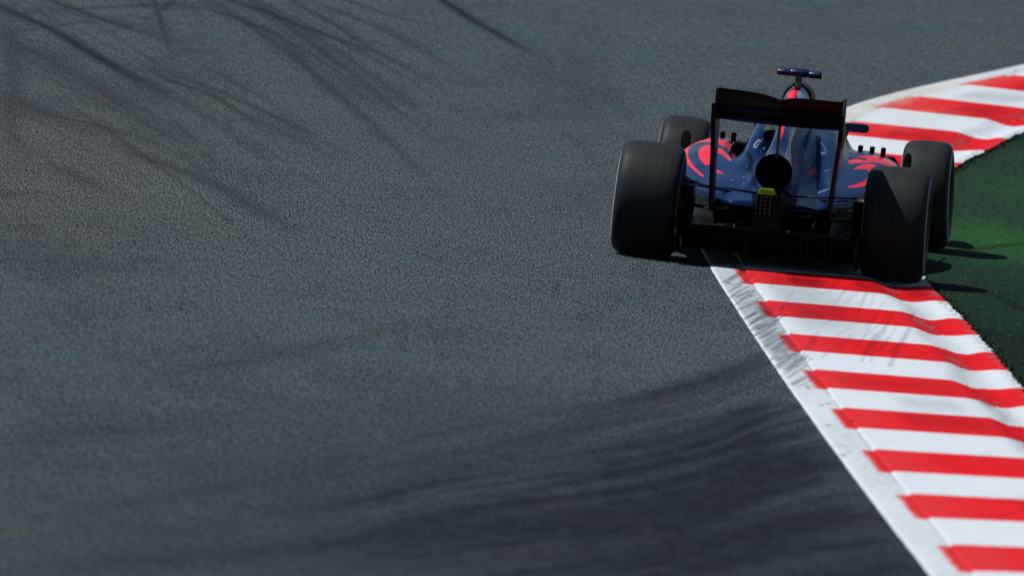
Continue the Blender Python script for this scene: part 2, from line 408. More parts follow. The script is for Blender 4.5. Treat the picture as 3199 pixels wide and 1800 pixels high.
# ------------------------------------------------------------------ kerb
edge_px_near = [(2210, 815), (2250, 872), (2310, 962), (2380, 1072), (2470, 1210), (2560, 1345), (2700, 1530), (2820, 1665), (2900, 1790)]
edge_px_far = [(2530, 400), (2642, 334), (2700, 323), (2808, 291), (2951, 257), (3095, 227), (3199, 203)]
E_ = np.vstack([ground_pt(edge_px_near), ground_pt(edge_px_far)])[:, :2]
E_ = E_[np.argsort(E_[:, 1])]
cf = np.polyfit(E_[:9, 1]-60, E_[:9, 0], 2)
cy = np.array([20, 50.5, 54, 58, 62, 66, 70, 73.5, 77, 80.5, 84.4, 86.6, 88.05, 89.35, 90.6, 91.6, 96, 110, 140.])
cx = np.concatenate([np.polyval(cf, 50.5-60)+np.array([30.5*.062]), np.polyval(cf, cy[1:7]-60), [1.075, 1.18, 1.46, 1.96, 2.30, 2.66, 3.035, 3.42, 3.72, 5.1, 9.6, 19.5]])
csl = np.gradient(cx, cy)
yf = np.linspace(20, 140, 4801); ii = np.clip(np.searchsorted(cy, yf, 'right')-1, 0, len(cy)-2)
hh_ = cy[ii+1]-cy[ii]; tq = (yf-cy[ii])/hh_
xf = (2*tq**3-3*tq**2+1)*cx[ii]+(tq**3-2*tq**2+tq)*hh_*csl[ii]+(3*tq**2-2*tq**3)*cx[ii+1]+(tq**3-tq**2)*hh_*csl[ii+1]
kern = np.hanning(51); kern /= kern.sum(); xf = np.convolve(np.pad(xf, 25, 'reflect', reflect_type='odd'), kern, 'valid')
def edge_x(y): return np.interp(y, yf, xf)
ks = np.concatenate([np.linspace(20, 44, 25)[:-1], np.linspace(44, 60, 420)[:-1], np.linspace(60, 70.5, 900)[:-1], np.linspace(70.5, 96, 640), np.linspace(96, 135, 60)[1:]])
kt = np.concatenate([np.linspace(0, .34, 49), np.linspace(.352, 1.30, 76)])
SS, TT = np.meshgrid(ks, kt, indexing='ij')
hx = np.gradient(edge_x(ks), ks); hn = np.hypot(hx, 1)
NX, NY = 1/hn, -hx/hn
W = 1.30 + .02*np.sin(ks*.5) + .10*np.clip((ks-83)/4, 0, 1)
tw = TT*(W[:, None]/1.30)
KX = edge_x(ks)[:, None]-.018+NX[:, None]*tw; KY = ks[:, None]+NY[:, None]*tw
rise = np.interp(ks, [40, 50, 54, 58, 62, 70, 85, 95], [.075, .060, .042, .030, .020, .019, .016, .016])[:, None]
def sm(x, a, b):
    t = np.clip((x-a)/(b-a), 0, 1); return t*t*(3-2*t)
wob = .02*np.sin(ks*1.7)[:, None]+.015*np.sin(ks*4.1+1)[:, None]
prof = .004 + .004*sm(TT, .0, .03) + .010*sm(TT, .200, .212) + rise*np.clip((TT-.205)/.715, 0, 1.05) \
    - .030*sm(TT, .93+wob, 1.09+wob) + .024*sm(TT, 1.12+wob*.5, 1.27)
crx = .0022*np.sin(SS*23+TT*31)*sm(TT, .9, 1.0) + .0015*rng.standard_normal(SS.shape)*sm(TT, .92, 1.0)*(1-sm(TT, 1.12, 1.2))
prof = prof + crx
prof[:, 0] = -.01
KZ = terr(KY)+prof
jit = np.convolve(.016*rng.standard_normal(len(ks)), np.ones(5)/5, 'same'); KX[:, -1] += jit; KX[:, -2] += jit*.6
KX[:, 0] += np.convolve(rng.standard_normal(len(ks)), np.ones(9)/9, 'same')*np.where(ks > 80, .03, .008)
me = grid_mesh('kerb', np.stack([KX, KY, KZ], -1))
reds = [69.00+2.62*k for k in range(6)]
tips_near = [(2290, 845), (2357, 945), (2433, 1050), (2518, 1163), (2612, 1284), (2715, 1415), (2828, 1555), (2955, 1715)]
yt = ground_pt(tips_near)[:, 1]+.02
cents = list(yt-.62)+[yt[-1]-.62-2.5*k for k in range(1, 12)]+[95.05+2.6*k for k in range(1, 15)]+[71.65, 74.27, 76.9, 79.5, 82.1, 84.65, 87.25, 89.85, 92.45, 95.05]
half = .615
sdist = np.full(SS.shape, -9.)
for c0 in cents: sdist = np.maximum(sdist, half-np.abs(SS-c0))
dirt = np.zeros(SS.shape)
def streak(y0, t0, y1, t1, wd, dk):
    global dirt
    a = np.array([y0, t0]); b = np.array([y1, t1]); ab = b-a
    i0, i1 = np.searchsorted(ks, [min(y0, y1)-.3, max(y0, y1)+.3]); s_, t_ = SS[i0:i1], TT[i0:i1]
    # distances measured with metres across counting fully and metres along likewise
    t = np.clip(((s_-a[0])*ab[0]+(t_-a[1])*ab[1])/(ab@ab), 0, 1)
    d = np.hypot(s_-a[0]-t*ab[0], t_-a[1]-t*ab[1]); dirt[i0:i1] = np.maximum(dirt[i0:i1], dk*np.exp(-(d/wd)**2))
# rubber scrapes across the flat strip and the first metre of the kerb
for _ in range(78):     # long slanting tyre scrapes over the flat strip
    y = rng.uniform(60.6, 68.6); t0 = rng.uniform(.0, .06); l = rng.uniform(.07, .2)
    streak(y, t0, y+l*rng.uniform(5, 8), t0+l, rng.choice([.004, .006, .009]), rng.uniform(.5, 1.))
for _ in range(64):
    y = rng.uniform(62.5, 68.6); t = rng.uniform(.21, .72); l = rng.uniform(.06, .34)
    streak(y, t, y+l*rng.uniform(7, 12), t+l, rng.choice([.004, .008, .014]), rng.uniform(.2, .55))
for _ in range(24):      # specks and chips on the strip
    y = rng.uniform(56, 69); t = rng.uniform(.02, .2); streak(y, t, y+.1, t+.01, .012, rng.uniform(.5, .9))
for _ in range(34):
    y = rng.uniform(66.4, 69.4); t = rng.uniform(.3, .62); l = rng.uniform(.06, .2)
    streak(y, t, y+l*rng.uniform(-.2, .2), t+l, rng.uniform(.015, .03), rng.uniform(.3, .6))
for yy, t0, t1, dk in [(68.9, .42, .62, .8), (68.9, .82, .98, .6), (66.2, .34, .5, .6), (69.0, 1.12, 1.26, .6), (60.1, .55, .85, .3), (59.0, .5, .9, .35), (51.8, .6, 1.0, .4), (61.3, .3, .9, .25), (54.2, .7, 1.0, .3), (87.2, .6, .9, .45), (84.6, .55, .9, .4), (83.9, .9, 1.1, .4), (89.7, .5, .7, .4), (88.5, .4, .8, .35)]:
    g_ = np.exp(-((SS-yy)/.5)**2)*sm(TT, t0-.06, t0+.04)*(1-sm(TT, t1-.05, t1+.07)); dirt = np.maximum(dirt, dk*g_)
for yy in (58.5, 60.3, 63.1, 55.2, 56.9):
    streak(yy, .19, yy+1.2, .194, .006, .5)
for y_ in np.arange(46, 75, 1.1): streak(y_, .196, y_+rng.uniform(.5, 1.1), .196, .006, rng.uniform(.15, .5))
streak(76, .196, 93, .196, .012, .35)
grey = (1-sm(TT, .196, .204))*sm(TT, .012, .022)*(.07+.58*np.exp(-((SS-65.6)/3.8)**4)+.05*np.sin(SS*2.3))
dirt = np.maximum(dirt, .75*np.exp(-((SS-66.2)/.5)**2-((TT-.15)/.05)**2))
dirt = np.maximum(dirt, .42*np.exp(-((SS-67.0)/2.4)**4)*sm(TT, .22, .35)*(1-sm(TT, .5, .8)))
dirt = np.maximum(dirt, .22*np.exp(-((TT-1.05)/.12)**2)*(SS < 72))
wear = .3*np.exp(-((TT-.12)/.12)**2)*(.5+.5*np.sin(SS*.9+1)) + .2*np.exp(-((TT-.12)/.12)**2) + .62*np.exp(-((TT-1.04-wob)/.10)**2)*(SS > 58)*(.6+.4*np.sin(SS*2.1)) + .55*np.exp(-((TT-1.28)/.05)**2) - .45*((TT > .3) & (TT < .85))
dust = np.clip((SS-82)/4, 0, 1)*(np.exp(-((TT-.10)/.16)**2)*.9*np.exp(-((SS-87)/2.8)**2) + .4*np.exp(-((TT-.55)/.18)**2-((SS-86)/1.)**2))
fadea = np.exp(-((TT-.26)/.16)**2)*.55 + .25*np.clip((56-SS)/6, 0, 1)*(TT < .9)
for n_, a_ in (('stripe', sdist), ('across', TT), ('dirt', np.clip(dirt, 0, 1)), ('wear', wear), ('grey', np.clip(grey, 0, 1)), ('dust', dust), ('fade', fadea)): fattr(me, n_, a_)
kerb = tag(link_mesh('kerb', me, M_KERB), 'red and white striped kerb curving along the inside of the corner', 'kerb', kind='structure')

# ------------------------------------------------------------------ painted turf verge
vt = np.concatenate([[-.10, -.02], np.linspace(.02, 2.4, 50), [3, 4, 7, 15, 60, 300, 900]])
vs = np.concatenate([np.linspace(20, 50, 30)[:-1], np.linspace(50, 96, 600), np.linspace(96, 135, 40)[1:]])
VS, VT = np.meshgrid(vs, vt, indexing='ij')
hx = np.gradient(edge_x(vs), vs); hn = np.hypot(hx, 1); Wv = 1.30+.02*np.sin(vs*.5)+.10*np.clip((vs-83)/4, 0, 1)
# beyond the kerb the rows fan out parallel to x so they never cross
bx0 = edge_x(vs)+Wv/hn; by0 = vs-hx/hn*Wv
GX = bx0[:, None]+VT; GY = by0[:, None]-VT*0.0
kz_edge = .034+np.interp(vs, [40, 50, 54, 58, 62, 70, 85, 95], [.075, .060, .042, .030, .020, .019, .016, .016])*1.05-.042
GZ = terr(GY)+(kz_edge[:, None]+.004)*np.exp(-np.maximum(VT, 0)/3.)+.004+.008*(1.3+np.sin(GX*3.1+GY*.9))*np.clip(VT, 0, 1)+.02*np.clip((VT-2.4)/4, 0, 1)
GZ[:, 0] -= .05; GZ[:, 1] -= .008
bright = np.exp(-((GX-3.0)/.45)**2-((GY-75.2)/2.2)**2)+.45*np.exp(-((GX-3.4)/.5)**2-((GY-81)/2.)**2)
seam = np.zeros_like(GX)
for a, b in (((3199, 935), (2990, 915)), ((3110, 935), (3199, 985)), ((3010, 792), (3199, 775))):
    a, b = ground_pt([a, b])[:, :2]; ab = b-a
    t = np.clip(((GX-a[0])*ab[0]+(GY-a[1])*ab[1])/(ab@ab), 0, 1)
    seam = np.maximum(seam, .6*np.exp(-(np.hypot(GX-a[0]-t*ab[0], GY-a[1]-t*ab[1])/.05)**2))
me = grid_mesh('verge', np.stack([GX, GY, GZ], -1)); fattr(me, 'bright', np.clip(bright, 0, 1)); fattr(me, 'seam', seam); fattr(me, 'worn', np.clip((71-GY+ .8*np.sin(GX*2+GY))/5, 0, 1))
verge = tag(link_mesh('verge', me, M_TURF), 'dark green painted turf verge beside the kerb', 'verge', kind='structure')

# short tufts: thin crossed blades as one mesh
N = 7000
yy = rng.uniform(58, 92, N); tt_ = np.where(rng.random(N) < 1.1, np.abs(rng.normal(0, .03, N))-.012, rng.uniform(0, 1.7, N))
i_ = np.interp(yy, vs, np.arange(len(vs)))
bx = np.interp(yy, vs, bx0)+tt_; by = np.interp(yy, vs, by0); bz = terr(by)+np.interp(yy, vs, kz_edge)*np.exp(-np.maximum(tt_, 0)/3.)+.006
ang = rng.uniform(0, math.pi, N); h = rng.uniform(.006, .016, N); wd = rng.uniform(.004, .009, N)
lean = rng.normal(0, .008, (N, 2))
P3 = np.zeros((N, 3, 3))
P3[:, 0] = np.stack([bx-np.cos(ang)*wd, by-np.sin(ang)*wd, bz], 1); P3[:, 1] = np.stack([bx+np.cos(ang)*wd, by+np.sin(ang)*wd, bz], 1)
P3[:, 2] = np.stack([bx+lean[:, 0], by+lean[:, 1], bz+h], 1)
me = bpy.data.meshes.new('grass'); me.vertices.add(N*3); me.vertices.foreach_set('co', P3.reshape(-1).astype(np.float32))
me.loops.add(N*3); me.loops.foreach_set('vertex_index', np.arange(N*3, dtype=np.int32)); me.polygons.add(N); me.polygons.foreach_set('loop_start', (np.arange(N)*3).astype(np.int32))
me.update(calc_edges=True); fattr(me, 'shade', np.repeat(rng.random(N)**2, 3))
tag(link_mesh('grass', me, M_BLADE, smooth=False), 'short dark green blades growing along the outer kerb edge', 'grass', kind='stuff')

# ================================================================== the car
car = empty('race_car', (0, 0, 0))
tag(car, 'navy and red open-wheel racing car seen from behind, right wheels up on the striped kerb', 'racing car')
Mz = Matrix.Rotation(-CAR_YAW, 4, 'Z') @ Matrix.Rotation(-CAR_ROLL, 4, 'Y')
T0 = Matrix.Translation((CAR_X, CAR_Y, 0.001)) @ Matrix.Rotation(-CAR_YAW, 4, 'Z') @ Matrix.Translation((-.72, 0, 0)) @ Matrix.Rotation(-CAR_ROLL, 4, 'Y') @ Matrix.Translation((.72, 0, 0))
car.matrix_world = T0
T0n = np.array(T0); T0i = np.linalg.inv(T0n)
def in_car(px, y):
    """photo positions -> (x, z) on the car's own cross-section plane at y"""
    px = np.atleast_2d(np.asarray(px, float)); d = fw + ((px[:, :1]-1599.5)/F_PX)*RT - ((px[:, 1:]-900)/F_PX)*UP
    o = T0i @ np.array([0, 0, CAM_H, 1]); dl = d @ T0i[:3, :3].T
    t = (y-o[1])/dl[:, 1]; return (o[:3]+dl*t[:, None])[:, [0, 2]]
Q1 = lambda pts: [(1880+a/1.958, 180+b/1.958) for a, b in pts]      # overview crop
Q2 = lambda pts: [(1900+a/3.715, 430+b/3.715) for a, b in pts]
Q4 = lambda pts: [(2380+a/3.22, 430+b/3.22) for a, b in pts]
Q5 = lambda pts: [(2180+a/4.26, 380+b/4.26) for a, b in pts]
def sdf(a, b, poly):
    poly = np.asarray(poly); d = np.full(a.shape, 1e9); ins = np.zeros(a.shape, bool); n = len(poly)
    for i in range(n):
        p, q_ = poly[i], poly[(i+1) % n]; e = q_-p; t = np.clip(((a-p[0])*e[0]+(b-p[1])*e[1])/(e@e+1e-12), 0, 1)
        d = np.minimum(d, np.hypot(a-p[0]-t*e[0], b-p[1]-t*e[1]))
        c_ = ((p[1] > b) != (q_[1] > b)) & (a < (q_[0]-p[0])*(b-p[1])/(q_[1]-p[1]+1e-12)+p[0]); ins ^= c_
    return np.where(ins, d, -d)
def line_sd(a, b, pts, hw):
    pts = np.asarray(pts); d = np.full(a.shape, 1e9)
    for p, q_ in zip(pts[:-1], pts[1:]):
        e = q_-p; t = np.clip(((a-p[0])*e[0]+(b-p[1])*e[1])/(e@e+1e-12), 0, 1); d = np.minimum(d, np.hypot(a-p[0]-t*e[0], b-p[1]-t*e[1]))
    return hw-d
YP = 1.5
def livery(P3, side_ok=True):
    """the paint scheme plus painted-in highlights and crevice shade, laid out on a plane across the car and carried along its length"""
    x, y, z = P3[..., 0], P3[..., 1], P3[..., 2]
    a = x+.049*(y-YP); b = z+.066*(y-YP)
    red = np.full(x.shape, -1.); wh = red.copy(); pale = red.copy(); blk = red.copy()
    R_ = lambda poly: in_car(poly, YP)
    outer = [(1110, 470), (1030, 410), (950, 330), (905, 270), (875, 210), (858, 150), (862, 100), (885, 60), (940, 20), (1000, -5), (1090, -14), (1190, -8), (1290, 8), (1380, 35), (1430, 70), (1450, 110), (1440, 160),
             (1420, 140), (1350, 98), (1260, 62), (1170, 40), (1090, 36), (1010, 48), (950, 85), (922, 130), (917, 190), (935, 250), (975, 320), (1030, 385), (1110, 460)]
    blob = [(1140, 330), (1100, 290), (1070, 240), (1056, 190), (1060, 145), (1090, 110), (1130, 93), (1190, 95), (1250, 115), (1330, 150), (1390, 210), (1428, 275), (1413, 275), (1370, 228), (1310, 188), (1250, 178), (1205, 200), (1190, 260), (1175, 320)]
    dash = [(1205, 368), (1260, 392), (1335, 430), (1270, 418), (1212, 402)]
    nib = [(1435, 160), (1470, 180), (1465, 225), (1440, 190)]
    for p in (outer, blob, dash, nib): red = np.maximum(red, sdf(a, b, R_(Q2(p))))
    ro = [(870, 245), (900, 215), (1000, 185), (1100, 178), (1200, 188), (1290, 220), (1345, 260), (1372, 300), (1372, 420), (1300, 420), (1300, 310), (1262, 272), (1185, 246), (1085, 240), (960, 250), (885, 262)]
    rb = [(930, 320), (1000, 282), (1070, 268), (1130, 278), (1175, 305), (1190, 350), (1180, 400), (1090, 400), (1082, 345), (1050, 318), (990, 312)]
    rd = [(860, 512), (930, 492), (1005, 462), (1060, 430), (1060, 470), (1000, 500), (930, 510)]
    for p in (ro, rb, rd): red = np.maximum(red, sdf(a, b, R_(Q4(p))))
    mid = [(1095, 425), (1118, 428), (1108, 465), (1092, 512), (1086, 470)]
    top = [(1138, 250), (1145, 205), (1170, 178), (1200, 174), (1222, 180), (1200, 196), (1188, 225), (1178, 250)]
    red = np.maximum(red, np.maximum(sdf(a, b, R_(Q1(mid))), sdf(a, b, R_(Q1(top)))))
    red = np.maximum(red, sdf(a, b, R_(Q5([(720, 620), (735, 700), (700, 680), (650, 620)])))-0.002)
    red = np.maximum(red, sdf(a, b, R_(Q5([(1500, 650), (1550, 640), (1540, 700), (1470, 735), (1480, 690)]))))
    red = np.maximum(red, line_sd(a, b, R_(Q5([(1310, 560), (1285, 630), (1265, 680)])), .0025))
    pale = np.maximum(pale, sdf(a, b, R_(Q1([(1195, 250), (1196, 215), (1212, 192), (1232, 196), (1250, 220), (1252, 250)]))))  # sun reflection on the navy airbox, painted pale blue
    ring = np.abs(line_sd(a, b, R_(Q5([(765, 335), (815, 270)])), .0085))
    wh = np.maximum(wh, .0026-ring)
    wh = np.maximum(wh, sdf(a, b, R_(Q5([(815, 270), (870, 215), (905, 210), (885, 245), (835, 285)]))))
    el = in_car(Q5([(1610, 335)]), YP)[0]; tx = in_car(Q5([(1535, 240), (1690, 435)]), YP); dv = (tx[1]-tx[0]); L = np.hypot(*dv)/2; dv = dv/(2*L)
    p1 = ((a-el[0])*dv[0]+(b-el[1])*dv[1])/L; p2 = (-(a-el[0])*dv[1]+(b-el[1])*dv[0])/(L*.40); rr = np.hypot(p1, p2)
    pale = np.maximum(pale, .0022-np.abs(rr-1)*L*.5)
    for p in ([(1300, 760), (1330, 640), (1400, 520), (1445, 390)], [(1430, 670), (1500, 560), (1490, 430)], [(1170, 490), (1215, 330)], [(1390, 350), (1400, 420), (1440, 390)], [(1300, 975), (1500, 862)], [(1590, 972), (1700, 932), (1790, 900)], [(1270, 850), (1345, 770)], [(1680, 680), (1755, 655)], [(1240, 1075), (1275, 1030)]):
        pale = np.maximum(pale, line_sd(a, b, R_(Q5(p)), .0022))  # highlights along the body creases, painted as pale lines
    # panel gap in the left sidepod, then creases with their shade painted black
    for p in ([(520, 620), (590, 605), (650, 640)], [(525, 870), (590, 850)], [(1490, 960), (1540, 975)]):
        blk = np.maximum(blk, line_sd(a, b, R_(Q5(p)), .003))
    blk = np.maximum(blk, line_sd(a, b, R_(Q5([(985, 60), (960, 180), (930, 310), (880, 470)])), .0032))  # crease beside the spine, its shade painted as a black line
    blk = np.maximum(blk, sdf(a, b, R_(Q5([(600, 385), (660, 400), (720, 460), (742, 520), (742, 640), (760, 760), (795, 890), (760, 905), (728, 790), (690, 700), (642, 655), (668, 600), (690, 540), (650, 470)]))))  # shaded crevice between sidepod and engine cover, painted black
    blk = np.maximum(blk, line_sd(a, b, R_(Q5([(1470, 110), (1430, 220), (1385, 320), (1360, 400)])), .003))
    blk = np.maximum(blk, line_sd(a, b, R_(Q5([(1695, 752), (1700, 754)])), .005))
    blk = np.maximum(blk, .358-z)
    return red+.0035, wh+.0006, pale+.0008, blk
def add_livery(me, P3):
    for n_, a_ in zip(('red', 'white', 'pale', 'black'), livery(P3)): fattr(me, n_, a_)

# sidepods (one shell, both sides)
ys = np.linspace(-.06, 2.42, 320)
hw_ = np.interp(ys, [-.06, .1, .3, .6, .9, 1.3, 1.7, 2.2, 2.42], [.25, .33, .42, .53, .605, .67, .70, .70, .65])
zt_ = np.interp(ys, [-.06, .1, .3, .6, .9, 1.3, 1.7, 2.1, 2.42], [.388, .415, .448, .500, .555, .620, .662, .660, .615])
zb_ = np.interp(ys, [-.06, .1, .3, .6, .9, 1.3, 1.7, 2.42], [.368, .372, .385, .405, .42, .43, .44, .44])
k5 = np.ones(9)/9
smooth = lambda a: np.convolve(np.pad(a, 4, 'edge'), k5, 'valid')
hw_, zt_, zb_ = smooth(hw_), smooth(zt_), smooth(zb_)
u = np.linspace(-1, 1, 261)
Yg = np.repeat(ys[:, None], len(u), 1); xx = np.sin(u*math.pi/2)[None, :]*hw_[:, None]; r_ = np.abs(xx)/hw_[:, None]
pod = zb_[:, None]+(zt_-zb_)[:, None]*np.clip(1-r_**3.4, 0, 1)**(1/2.2)
val = .085*np.exp(-((xx+.31)/.075)**2)*sm(Yg, .9, 1.7) + .03*np.exp(-((xx-.345)/.05)**2)*sm(Yg, 1.0, 1.7)
# central shoulders climbing to the cockpit: narrow hump left, broader right
fl_ = sm(Yg, .55, 1.65); fr_ = sm(Yg, .35, 1.55)
hump = (.13*np.exp(-np.abs((xx+.205)/.062)**3)*fl_ + (.115*np.exp(-np.abs((xx-.20)/.115)**3)*fr_) + .05*np.exp(-((xx-.10)/.035)**2)*sm(Yg, .3, .9)
        + .022*np.exp(-((xx-.235+.1*(Yg-.8))/.028)**2)*sm(Yg, .1, .5)*(1-sm(Yg, 1.1, 1.5)) + .018*np.exp(-((xx+.16-.07*(Yg-.5))/.03)**2)*sm(Yg, .1, .4)*(1-sm(Yg, .8, 1.2)))
bulge = .012*np.exp(-((xx-.30)/.09)**2-((Yg-.45)/.25)**2)+.012*np.exp(-((xx+.33)/.1)**2-((Yg-.4)/.25)**2)
Zt = pod-val+hump+bulge
edge_in = .80-.0*ys
low = [(1.0, -.012), (.985, -.045), (.93, -.10), (.86, -.17), (.80, -.24), (.78, -.32)]
cols = [np.stack([xx, Yg, Zt], -1)]
zfl = np.interp(ys, [-.06, .15, 2.42], [.25, .095, .09])
for sgn in (1, -1):
    L_ = []
    for fx, dz in low:
        z_ = np.maximum(zb_+dz, zfl); L_.append(np.stack([sgn*hw_*fx, ys, z_], -1))
    L_ = np.stack(L_, 1)
    cols = [cols[0], L_] + cols[1:] if sgn == 1 else [L_[:, ::-1]] + cols
P3 = np.concatenate(cols, 1)
cap0 = P3[:1].copy(); cap0[..., 2] = cap0[..., 2]*.15+.85*.345; cap0[..., 0] *= .9; cap0[..., 1] -= .004
P3 = np.concatenate([cap0, P3], 0)
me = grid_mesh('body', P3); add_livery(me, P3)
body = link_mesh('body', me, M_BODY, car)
for s in (-1, 1):      # the radiator inlets at the front of the sidepods
    mb = MB(); mb.poly_prism([(s*.30, .12), (s*.62, .12), (s*.66, .25), (s*.66, .50), (s*.58, .60), (s*.32, .60)], 'y', 2.36, 2.425)
    mb.build('radiator_inlet', M_MATT, car)

# engine cover with its spine, ending in the round exhaust outlet
ye = np.linspace(-.30, 1.72, 200); sN = np.linspace(-1, 1, 161)
itp = lambda xs, vs_: smooth(np.interp(ye, xs, vs_))
zr = itp([-.3, 0, .3, .6, .9, 1.3, 1.5, 1.72], [.683, .735, .79, .85, .915, .965, 1.0, 1.012])
wt = itp([-.3, 0, .3, .6, .9, 1.3, 1.5, 1.72], [.06, .052, .050, .052, .056, .068, .074, .078])
wl = itp([-.3, 0, .3, .6, .9, 1.3, 1.72], [.104, .128, .15, .16, .165, .17, .18])
zb2 = itp([-.3, 0, .3, 1.72], [.478, .43, .40, .42]); kk = 1-sm(ye, -.22, .35)
rows = []
for i in range(len(ye)):
    an = sN*math.pi; ex = np.sin(an)*.105; ez = .5*(.683+.478)+np.cos(an)*.1025
    t = 1-np.abs(sN); t = np.sin(t*math.pi/2)**.9
    Wd = (wt[i]+(wl[i]-wt[i])*(1-t)**1.5)*np.sqrt(np.clip(1-np.clip((t-.82)/.18, 0, 1)**2.3, 0, 1))
    px_ = np.sign(sN)*Wd; pz_ = zb2[i]+(zr[i]-zb2[i])*t
    k = kk[i]; rows.append(np.stack([k*ex+(1-k)*px_, np.full_like(ex, ye[i]), k*ez+(1-k)*pz_], -1))
P3 = np.array(rows)[:, ::-1]
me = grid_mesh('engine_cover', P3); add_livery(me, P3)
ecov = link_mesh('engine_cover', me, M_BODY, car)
mb = MB()      # exhaust outlet: black funnel and pipe
def ellip(y, rx, rz, cz=.5805, n=40): return [(rx*math.sin(2*math.pi*k/n), y, cz+rz*math.cos(2*math.pi*k/n)) for k in range(n)]
mb.loft([ellip(-.290, .1085, .106), ellip(-.314, .1075, .105), ellip(-.312, .105, .102), ellip(-.16, .085, .083)], cap=False)
mb.loft([ellip(-.16, .085, .083), ellip(-.165, .001, .001)], cap=False)
mb.build('exhaust_outlet', M_MATT, car, smooth=True)
mb = MB(); mb.loft([ellip(-.17, .06, .06, .57), ellip(-.285, .06, .06, .57), ellip(-.285, .055, .055, .57), ellip(-.18, .055, .055, .57)], cap=False)
mb.build('exhaust_pipe', plain('burnt_metal', (.003, .0025, .0025), .8, 0, .1), car, smooth=True)

# airbox hoop, camera pod
mb = MB(); hoop = []
for y_, rr_ in ((1.66, .088), (1.70, .096), (1.84, .098), (1.88, .090)):
    hoop.append([(rr_*math.sin(a_), y_, .925+rr_*math.cos(a_)*1.02) for a_ in np.linspace(-2.4, 2.4, 40)]+[(0, y_, .80)])
mb.loft(hoop); mb.build('airbox', plain('olive_carbon', (.012, .013, .010), .45, 0, .3), car, angle=40)
mb = MB()
mb.poly_prism([(1.44, 1.0), (1.58, 1.0), (1.56, 1.085), (1.46, 1.085)], 'x', -.014, .022, 1, .004)
for x0, x1 in ((-.128, -.045), (.06, .142)):
    mb.loft([[(x, 1.5+.05*math.cos(a_)*k_, 1.090+.0235*math.sin(a_)*k_) for a_ in np.linspace(0, 2*math.pi, 20, endpoint=False)] for x, k_ in ((x0, .85), (x0+.006, 1), (x1-.006, 1), (x1, .96))], 0)
mb.loft([[(x, 1.5+.055*math.cos(a_)*k_, 1.093+.027*math.sin(a_)*k_) for a_ in np.linspace(0, 2*math.pi, 20, endpoint=False)] for x, k_ in ((-.05, .8), (-.03, 1), (.045, 1), (.065, .8))], 0)
mb.box((.0, 1.425, 1.105), (.004, .01, .03), 2)
mb.build('camera_pod', [M_NAVY, M_TAN, M_MATT], car, angle=50)
for x_ in (-.022, .034): mb = MB(); mb.box((x_, 1.45, 1.018), (.010, .02, .022), 0, .003); mb.build('hoop_bracket', M_MATT, car)

# monocoque, cockpit and nose
mono = MB(); rings = []
for y_, hw2, z0, z1 in ((1.5, .30, .08, .74), (1.9, .29, .07, .73), (2.3, .27, .06, .70), (2.8, .24, .06, .655), (3.3, .20, .08, .62), (3.9, .16, .12, .56), (4.4, .12, .17, .45), (4.75, .08, .2, .32), (4.85, .03, .23, .28)):
    cz = (z0+z1)/2; hz = (z1-z0)/2
    rings.append([(hw2*math.copysign(abs(math.cos(a_))**.55, math.cos(a_)), y_, cz+hz*math.copysign(abs(math.sin(a_))**.55, math.sin(a_))) for a_ in np.linspace(0, 2*math.pi, 36, endpoint=False)])
mono.loft(rings); mono.build('monocoque', M_NAVY, car, angle=50)
mb = MB(); mb.loft([[(sx*.19*math.cos(a_), 2.3+.42*math.sin(a_), z_-.07*max(0, math.sin(a_))*1.) for a_ in np.linspace(0, 2*math.pi, 32, endpoint=False)] for sx, z_ in ((1, .69), (1.0, .715), (.86, .72), (.85, .66))])
mb.build('cockpit_rim', M_MATT, car, angle=50)

# floor, diffuser, gearbox
fl = MB()
out = [(-.5, -.02), (-.52, .1), (-.56, .5), (-.70, .9), (-.70, 2.5), (-.30, 2.9), (.30, 2.9), (.70, 2.5), (.70, .9), (.56, .5), (.52, .1), (.5, -.02)]
fl.poly_prism(out, 'z', .075, .092, 0); fl.build('floor', M_CARB, car)
df = MB()
df.loft([[(-.5, -.02, .075), (.5, -.02, .075), (.5, -.02, .092), (-.5, -.02, .092)], [(-.51, -.2, .15), (.51, -.2, .15), (.51, -.2, .165), (-.51, -.2, .165)], [(-.52, -.38, .228), (.52, -.38, .228), (.52, -.38, .238), (-.52, -.38, .238)]])
dfo = df.build('diffuser', M_CARB, car, angle=30)
for x_ in (-.38, -.24, -.12, .12, .24, .38): df = MB(); df.poly_prism([(-.34, .10), (-.34, .215), (-.02, .074)], 'x', x_-.004, x_+.004); df.build('strake', M_CARB, dfo)
for x_ in (-.530, .530): df = MB(); df.poly_prism([(-.42, .06), (-.42, .27), (-.1, .24), (.05, .09), (.05, .05)], 'x', x_-.006, x_+.006); df.build('side_fence', M_CARB, dfo)
ln = MB()
ln.tube([(-.43, -.392, .241), (-.3, -.394, .246), (-.18, -.395, .246), (0, -.395, .252), (.1, -.395, .250), (.3, -.394, .246), (.47, -.392, .241)], .0022, 6)
ln.build('trailing_edge_shine', plain('edge_shine_carbon', (.03, .03, .03), .4), car)  # lighter colour paints the shine along the diffuser's rear edge
M_DULL = plain('dull_plate', (.10, .095, .085), .5)
for nm, c_, d_, m__ in (('sensor_target', (-.195, -.40, .252), (.014, .006, .016), M_GREY), ('sensor_target', (.125, -.40, .250), (.012, .006, .014), M_GREY), ('edge_strip', (-.36, -.43, .344), (.034, .004, .006), M_GREY),
                        ('bracket_plate', (.365, -.36, .395), (.042, .05, .022), M_DULL), ('fence_tip', (-.53, -.425, .19), (.012, .006, .04), M_DULL)):
    st_ = MB(); st_.box(c_, d_); st_.build(nm, m__, car)
gb = MB(); gb.poly_prism([(-.32, .093), (.32, .093), (.36, .37), (-.36, .37)], 'y', .06, .07); gb.build('tail_blackout_plate', M_MATT, car)  # added plate that blacks out the gap under the tail
